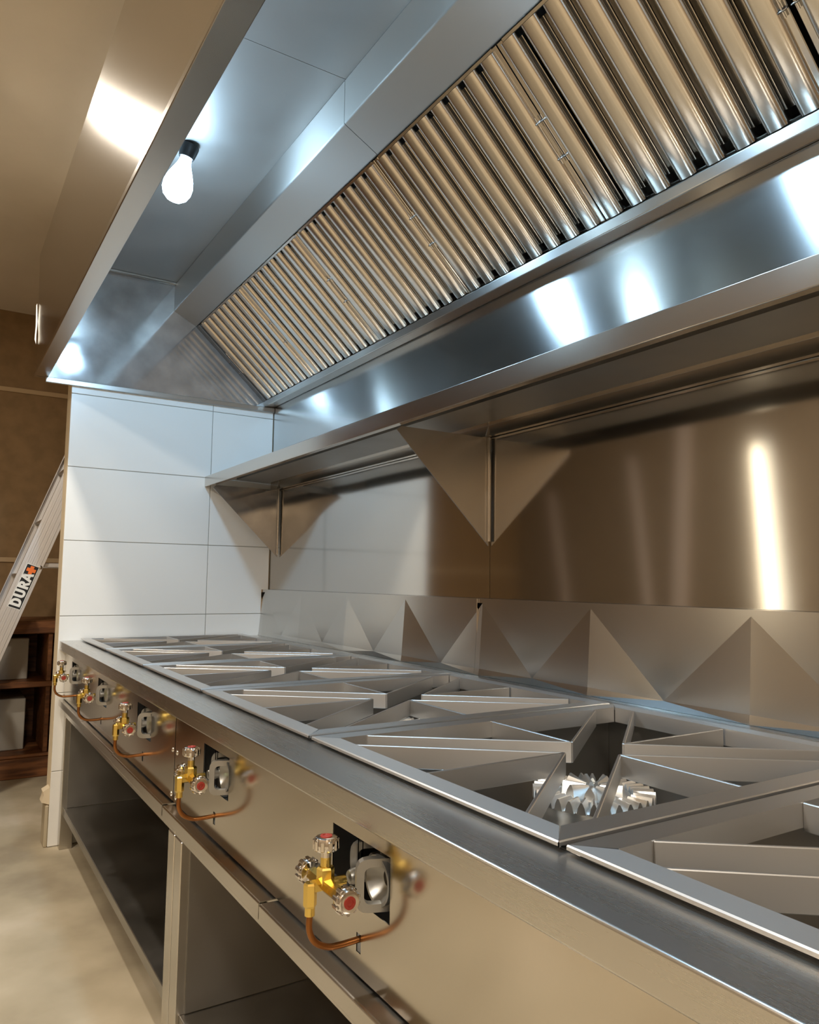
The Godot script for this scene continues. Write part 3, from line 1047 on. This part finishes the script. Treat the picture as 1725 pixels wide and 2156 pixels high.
# ------------------------------------------------------------------ the room beyond
func cabinet() -> void:
	var o := Vector3(-1.52, 0, .95)
	var t := thing("shelf_cabinet", o, "open dark brown wooden shelf cabinet by the brown wall, behind the ladder", "cabinet")
	var st := mb()
	var d := -o
	box(st, Vector3(-1.795, .802, .30) + d, Vector3(-1.235, .872, 2.0) + d, .004, Vector3(0, 0, 1))
	put("top_board", st, M.wood, t)
	st = mb()
	box(st, Vector3(-1.79, 0, .33) + d, Vector3(-1.255, .115, 1.97) + d, .004, Vector3(0, 0, 1))
	put("base_board", st, M.wood, t)
	st = mb()
	box(st, Vector3(-1.79, .116, .31) + d, Vector3(-1.245, .134, 1.99) + d, .003, Vector3(0, 0, 1))
	put("bottom_shelf", st, M.wood, t)
	st = mb()
	box(st, Vector3(-1.79, .50, .34) + d, Vector3(-1.255, .532, 1.97) + d, .003, Vector3(0, 0, 1))
	put("middle_shelf", st, M.wood, t)
	for z in [.31, .806, 1.40, 1.965]:
		for y in [[.1345, .4995], [.5325, .8015]]:
			st = mb()
			box(st, Vector3(-1.79, y[0], z) + d, Vector3(-1.25, y[1], z + .024) + d, .003, Vector3.UP)
			put("upright", st, M.wood, t)
	st = mb()
	box(st, Vector3(-1.797, .0, .30) + d, Vector3(-1.7905, .80, 2.0) + d)
	put("back_board", st, M.wood, t)
	for q in [[.5325, .235, "pale grey block added for the lit cabinet back, upper shelf"], [.1345, .29, "pale grey block added for the lit cabinet back, lower shelf"]]:
		st = mb()
		box(st, Vector3(-.21, 0, -.20), Vector3(.16, q[1], .20), .004, Vector3(0, 0, 1))
		var b := put("lit_back_block", st, M.litback)  # added block, stands in for the lit back panel seen through the opening
		b.position = Vector3(-1.55, q[0] + .0003, 1.115)
		tag(b, q[2], "box", "blocks for the lit cabinet back")

func ladder() -> void:
	# step ladder standing side on behind the tiled wall: the front rails lean to the top, the rear rails come down behind the wall
	var up := Vector3(0, .9415, -.337)
	var foot := Vector3(-.60, .0, 1.418)
	var t := thing("step_ladder", foot, "aluminium step ladder with an orange plus sticker, half hidden behind the tiled wall", "ladder")
	var side := Vector3(0, .337, .9415)   # across the rail, towards the front
	for k in 2:
		var x := 0.0 if k == 0 else -.46
		var st := mb()
		# ribbed channel section: (across, depth)
		var pr := [[.048, -.030], [.048, .0], [.0435, .0]]
		for r in 4:
			var c := .030 - r * .020
			pr += [[c + .006, .0], [c + .0045, .0018], [c - .0045, .0018], [c - .006, .0]]
		pr += [[-.0435, .0], [-.048, .0], [-.048, -.030], [-.045, -.030], [-.045, -.003], [.045, -.003], [.045, -.030]]
		prism(st, P2(pr), Transform3D(Basis(side, Vector3.RIGHT if k == 0 else Vector3.LEFT, up), Vector3(x, .01, .0)), 2.20)
		put("rail", st, M.aluminium, t)
		# rear rail
		st = mb()
		var rd := Vector3(0, 2.07, .50).normalized()
		prism(st, round_poly(P2([[-.028, -.028], [.028, -.028], [.028, 0], [-.028, 0]]), .004), Transform3D(Basis(rd.cross(Vector3.RIGHT), Vector3.RIGHT, rd), Vector3(x - .002, .012, -1.27)), 2.10)
		put("rear_rail", st, M.aluminium, t)
		# spreader bar
		st = mb()
		box(st, Vector3(x - .034, 1.172, -.86), Vector3(x - .030, 1.192, -.44), .001, Vector3(0, 0, 1))
		put("spreader_bar", st, M.aluminium, t)
		st = mb()
		lathe(st, [[.009, 0], [.009, .004], [.0, .005]], Transform3D(rot_y_to(Vector3.RIGHT), Vector3(x, 1.17, -.455)), 10)
		put("spreader_rivet", st, M.chrome, t)
		st = mb()
		box(st, Vector3(-.028 + x, .0, -.065), Vector3(.004 + x, .014, .06), .004)
		put("foot", st, M.black, t)
	for k in 7:
		var p := Vector3(-.46, .01, 0) + up * (.30 * (k + 1))
		var st := mb()
		box(st, Vector3(.004, p.y - .014, p.z - .045), Vector3(.4555 + .0, p.y + .0, p.z + .040), .003, Vector3.RIGHT, Transform3D(Basis(), Vector3(-.46, 0, 0)))
		put("step", st, M.aluminium, t)
	for k in 2:
		var st := mb()
		box(st, Vector3(.002, -.012, -.018), Vector3(.012, .012, .018), .003, Vector3.RIGHT, Transform3D(Basis(Vector3.RIGHT, up, Vector3.RIGHT.cross(up)), up * (1.68 - k * .065) - side * .028 + Vector3(0, .01, 0)))
		put("red_cap", st, M.redplastic, t)
	var st2 := mb()
	box(st2, Vector3(-.48, 2.075, -.80), Vector3(.02, 2.105, -.66), .006)
	put("top_step", st2, M.aluminium, t)
	# sticker
	var sx := Basis(up, side, Vector3.RIGHT)
	var at := Vector3(.0025, .01, 0) + up * 1.02 + side * -.004
	var stk := mb()
	box(stk, Vector3(0, -.030, 0), Vector3(.225, .030, .0006), 0, Vector3.RIGHT, Transform3D(sx, at))
	var sticker := put("sticker", stk, M.white, t)
	sticker.set_meta("label", "white sticker with black lettering and an orange plus")
	var font := SystemFont.new()
	font.font_names = PackedStringArray(["Droid Sans"])
	font.font_weight = 700
	var bold := FontVariation.new()
	bold.base_font = font
	bold.variation_embolden = 0.9
	for q in [[M.inkblack, 0.0009, .0, .0], [M.white, .0014, .0, .0]]:
		var tm := TextMesh.new()
		tm.text = "DURA"
		tm.font = bold
		tm.font_size = 64
		tm.pixel_size = .00098
		tm.depth = .0006
		tm.horizontal_alignment = HORIZONTAL_ALIGNMENT_LEFT
		tm.vertical_alignment = VERTICAL_ALIGNMENT_CENTER
		tm.material = q[0]
		if q[0] == M.inkblack:
			var back := mb()
			box(back, Vector3(.003, -.027, .0006), Vector3(.172, .027, .0009), 0, Vector3.RIGHT, Transform3D(sx, at))
			put("lettering_ground", back, M.inkblack, sticker)
			continue
		var o := MeshInstance3D.new()
		o.name = "lettering"
		o.mesh = tm
		sticker.add_child(o, true)
		o.transform = Transform3D(sx, at + sx * Vector3(.007, 0, q[1]))
	var bk := mb()
	box(bk, Vector3(.173, -.027, .0006), Vector3(.222, .027, .0009), 0, Vector3.RIGHT, Transform3D(sx, at))
	put("plus_ground", bk, M.inkblack, sticker)
	bk = mb()
	box(bk, Vector3(.189, -.021, .0009), Vector3(.206, .021, .0013), 0, Vector3.RIGHT, Transform3D(sx, at))
	box(bk, Vector3(.177, -.0085, .00091), Vector3(.218, .0085, .00131), 0, Vector3.RIGHT, Transform3D(sx, at))
	put("plus_sign", bk, M.orange, sticker)

func lamp_glow(col: Color, e: float) -> StandardMaterial3D:
	var m := plain("lamp_glow", Color(1, 1, 1), 0.3)
	m.emission_enabled = true
	m.emission = col
	m.emission_energy_multiplier = e
	return m

# flat square ceiling lamps and added boards on the side of the room that only shows in the steel
func room_lamps() -> void:
	var words := ["small square ceiling lamp close in front of the hood", "square white ceiling lamp near the front wall", "square white ceiling lamp behind the camera"]
	var i := 0
	for p in [Vector3(.70, Y_TOP, 1.41), Vector3(2.6, Y_TOP, 2.75), Vector3(4.9, Y_TOP, 1.9)]:
		var t := thing("ceiling_lamp", p, words[i], "ceiling lamp", "lamps on the room ceiling")
		var h: float = [.045, .145, .145][i]
		var st := mb()
		box(st, Vector3(-h - .012, -.028, -h - .012), Vector3(h + .012, 0, h + .012), .003)
		put("lamp_frame", st, M.white, t)
		st = mb()
		box(st, Vector3(-h, -.033, -h), Vector3(h, -.0285, h), .002)
		put("lamp_panel", st, lamp_glow(WARM, [24.0, 12.0, 12.0][i]), t)
		var l := AreaLight3D.new()
		l.name = "lamp_light"
		l.area_size = Vector2(h * 1.9, h * 1.9)
		l.light_color = WARM
		l.light_energy = ROOM_LAMP * [.45, 1.0, 1.0][i]
		l.area_range = 14.0
		l.area_attenuation = 2.0
		l.shadow_enabled = true
		t.add_child(l)
		l.position = Vector3(0, -.036, 0)
		l.rotation.x = -PI / 2
		i += 1

func opposite_side() -> void:
	# glowing tube added on the unseen front wall only to streak the steel
	var t := thing("added_streak_light", Vector3(.66, 1.45, Z_FRONT), "tall glowing tube added on the front wall to streak the wall steel", "lamp")
	var st := mb()
	box(st, Vector3(-.06, -.62, -.03), Vector3(.06, .62, -.001), .004, Vector3.UP)
	put("streak_light_body", st, M.white, t)
	st = mb()
	lathe(st, [[0, -.58], [.024, -.575], [.028, -.56], [.028, .56], [.024, .575], [0, .58]], Transform3D(Basis(), Vector3(0, 0, -.078)), 18)
	put("streak_glow", st, lamp_glow(Color(1.0, .94, .84), 1.7), t)
	t.rotation.z = deg_to_rad(4.0)
	var l := AreaLight3D.new()
	l.name = "streak_area_light"
	l.area_size = Vector2(.055, 1.12)
	l.light_color = Color(1.0, .92, .78)
	l.light_energy = .12
	l.area_range = 12.0
	l.area_attenuation = 2.0
	l.shadow_enabled = true
	t.add_child(l)
	l.position = Vector3(0, 0, -.13)
	var i := 0
	for b in [[-.17, 2.15, -.10, .075], [-1.09, 1.95, -.12, .075]]:  # unseen boards, added only for the pale streaks in the wall steel
		var q := thing("added_streak_board", Vector3(b[0], 0, Z_FRONT - .05), ["pale board added at the front wall to streak the wall steel", "shorter pale board added near the far corner to streak the wall steel"][i], "board", "boards added for streaks in the steel")
		st = mb()
		box(st, Vector3(-b[3] / 2, .0, -.012), Vector3(b[3] / 2, b[1], .012), .003, Vector3.UP)
		put("board", st, M.whiteboard, q)
		q.rotation = Vector3(deg_to_rad(-.6) * 0.0, 0, deg_to_rad(9.0))
		i += 1
	st = mb()
	box(st, Vector3(-.10, 0, Z_FRONT - .03), Vector3(.02, 2.5, Z_FRONT), .004, Vector3.UP)
	setting(put("trim_1", st, M.whiteboard))

func _ready() -> void:
	camera_and_light()
	make_materials()
	room()
	hood()
	filters()
	hood_lamps()
	wall_shelf()
	range_unit(.001, SPLIT - .0004, 0, "far stainless steel gas range beside the white tiled wall")
	range_unit(SPLIT + .0004, 3.585, 3, "near stainless steel gas range with the large brass valve in front")
	drip_trays()
	grates()
	burners()
	room_lamps()
	opposite_side()
	cabinet()
	ladder()
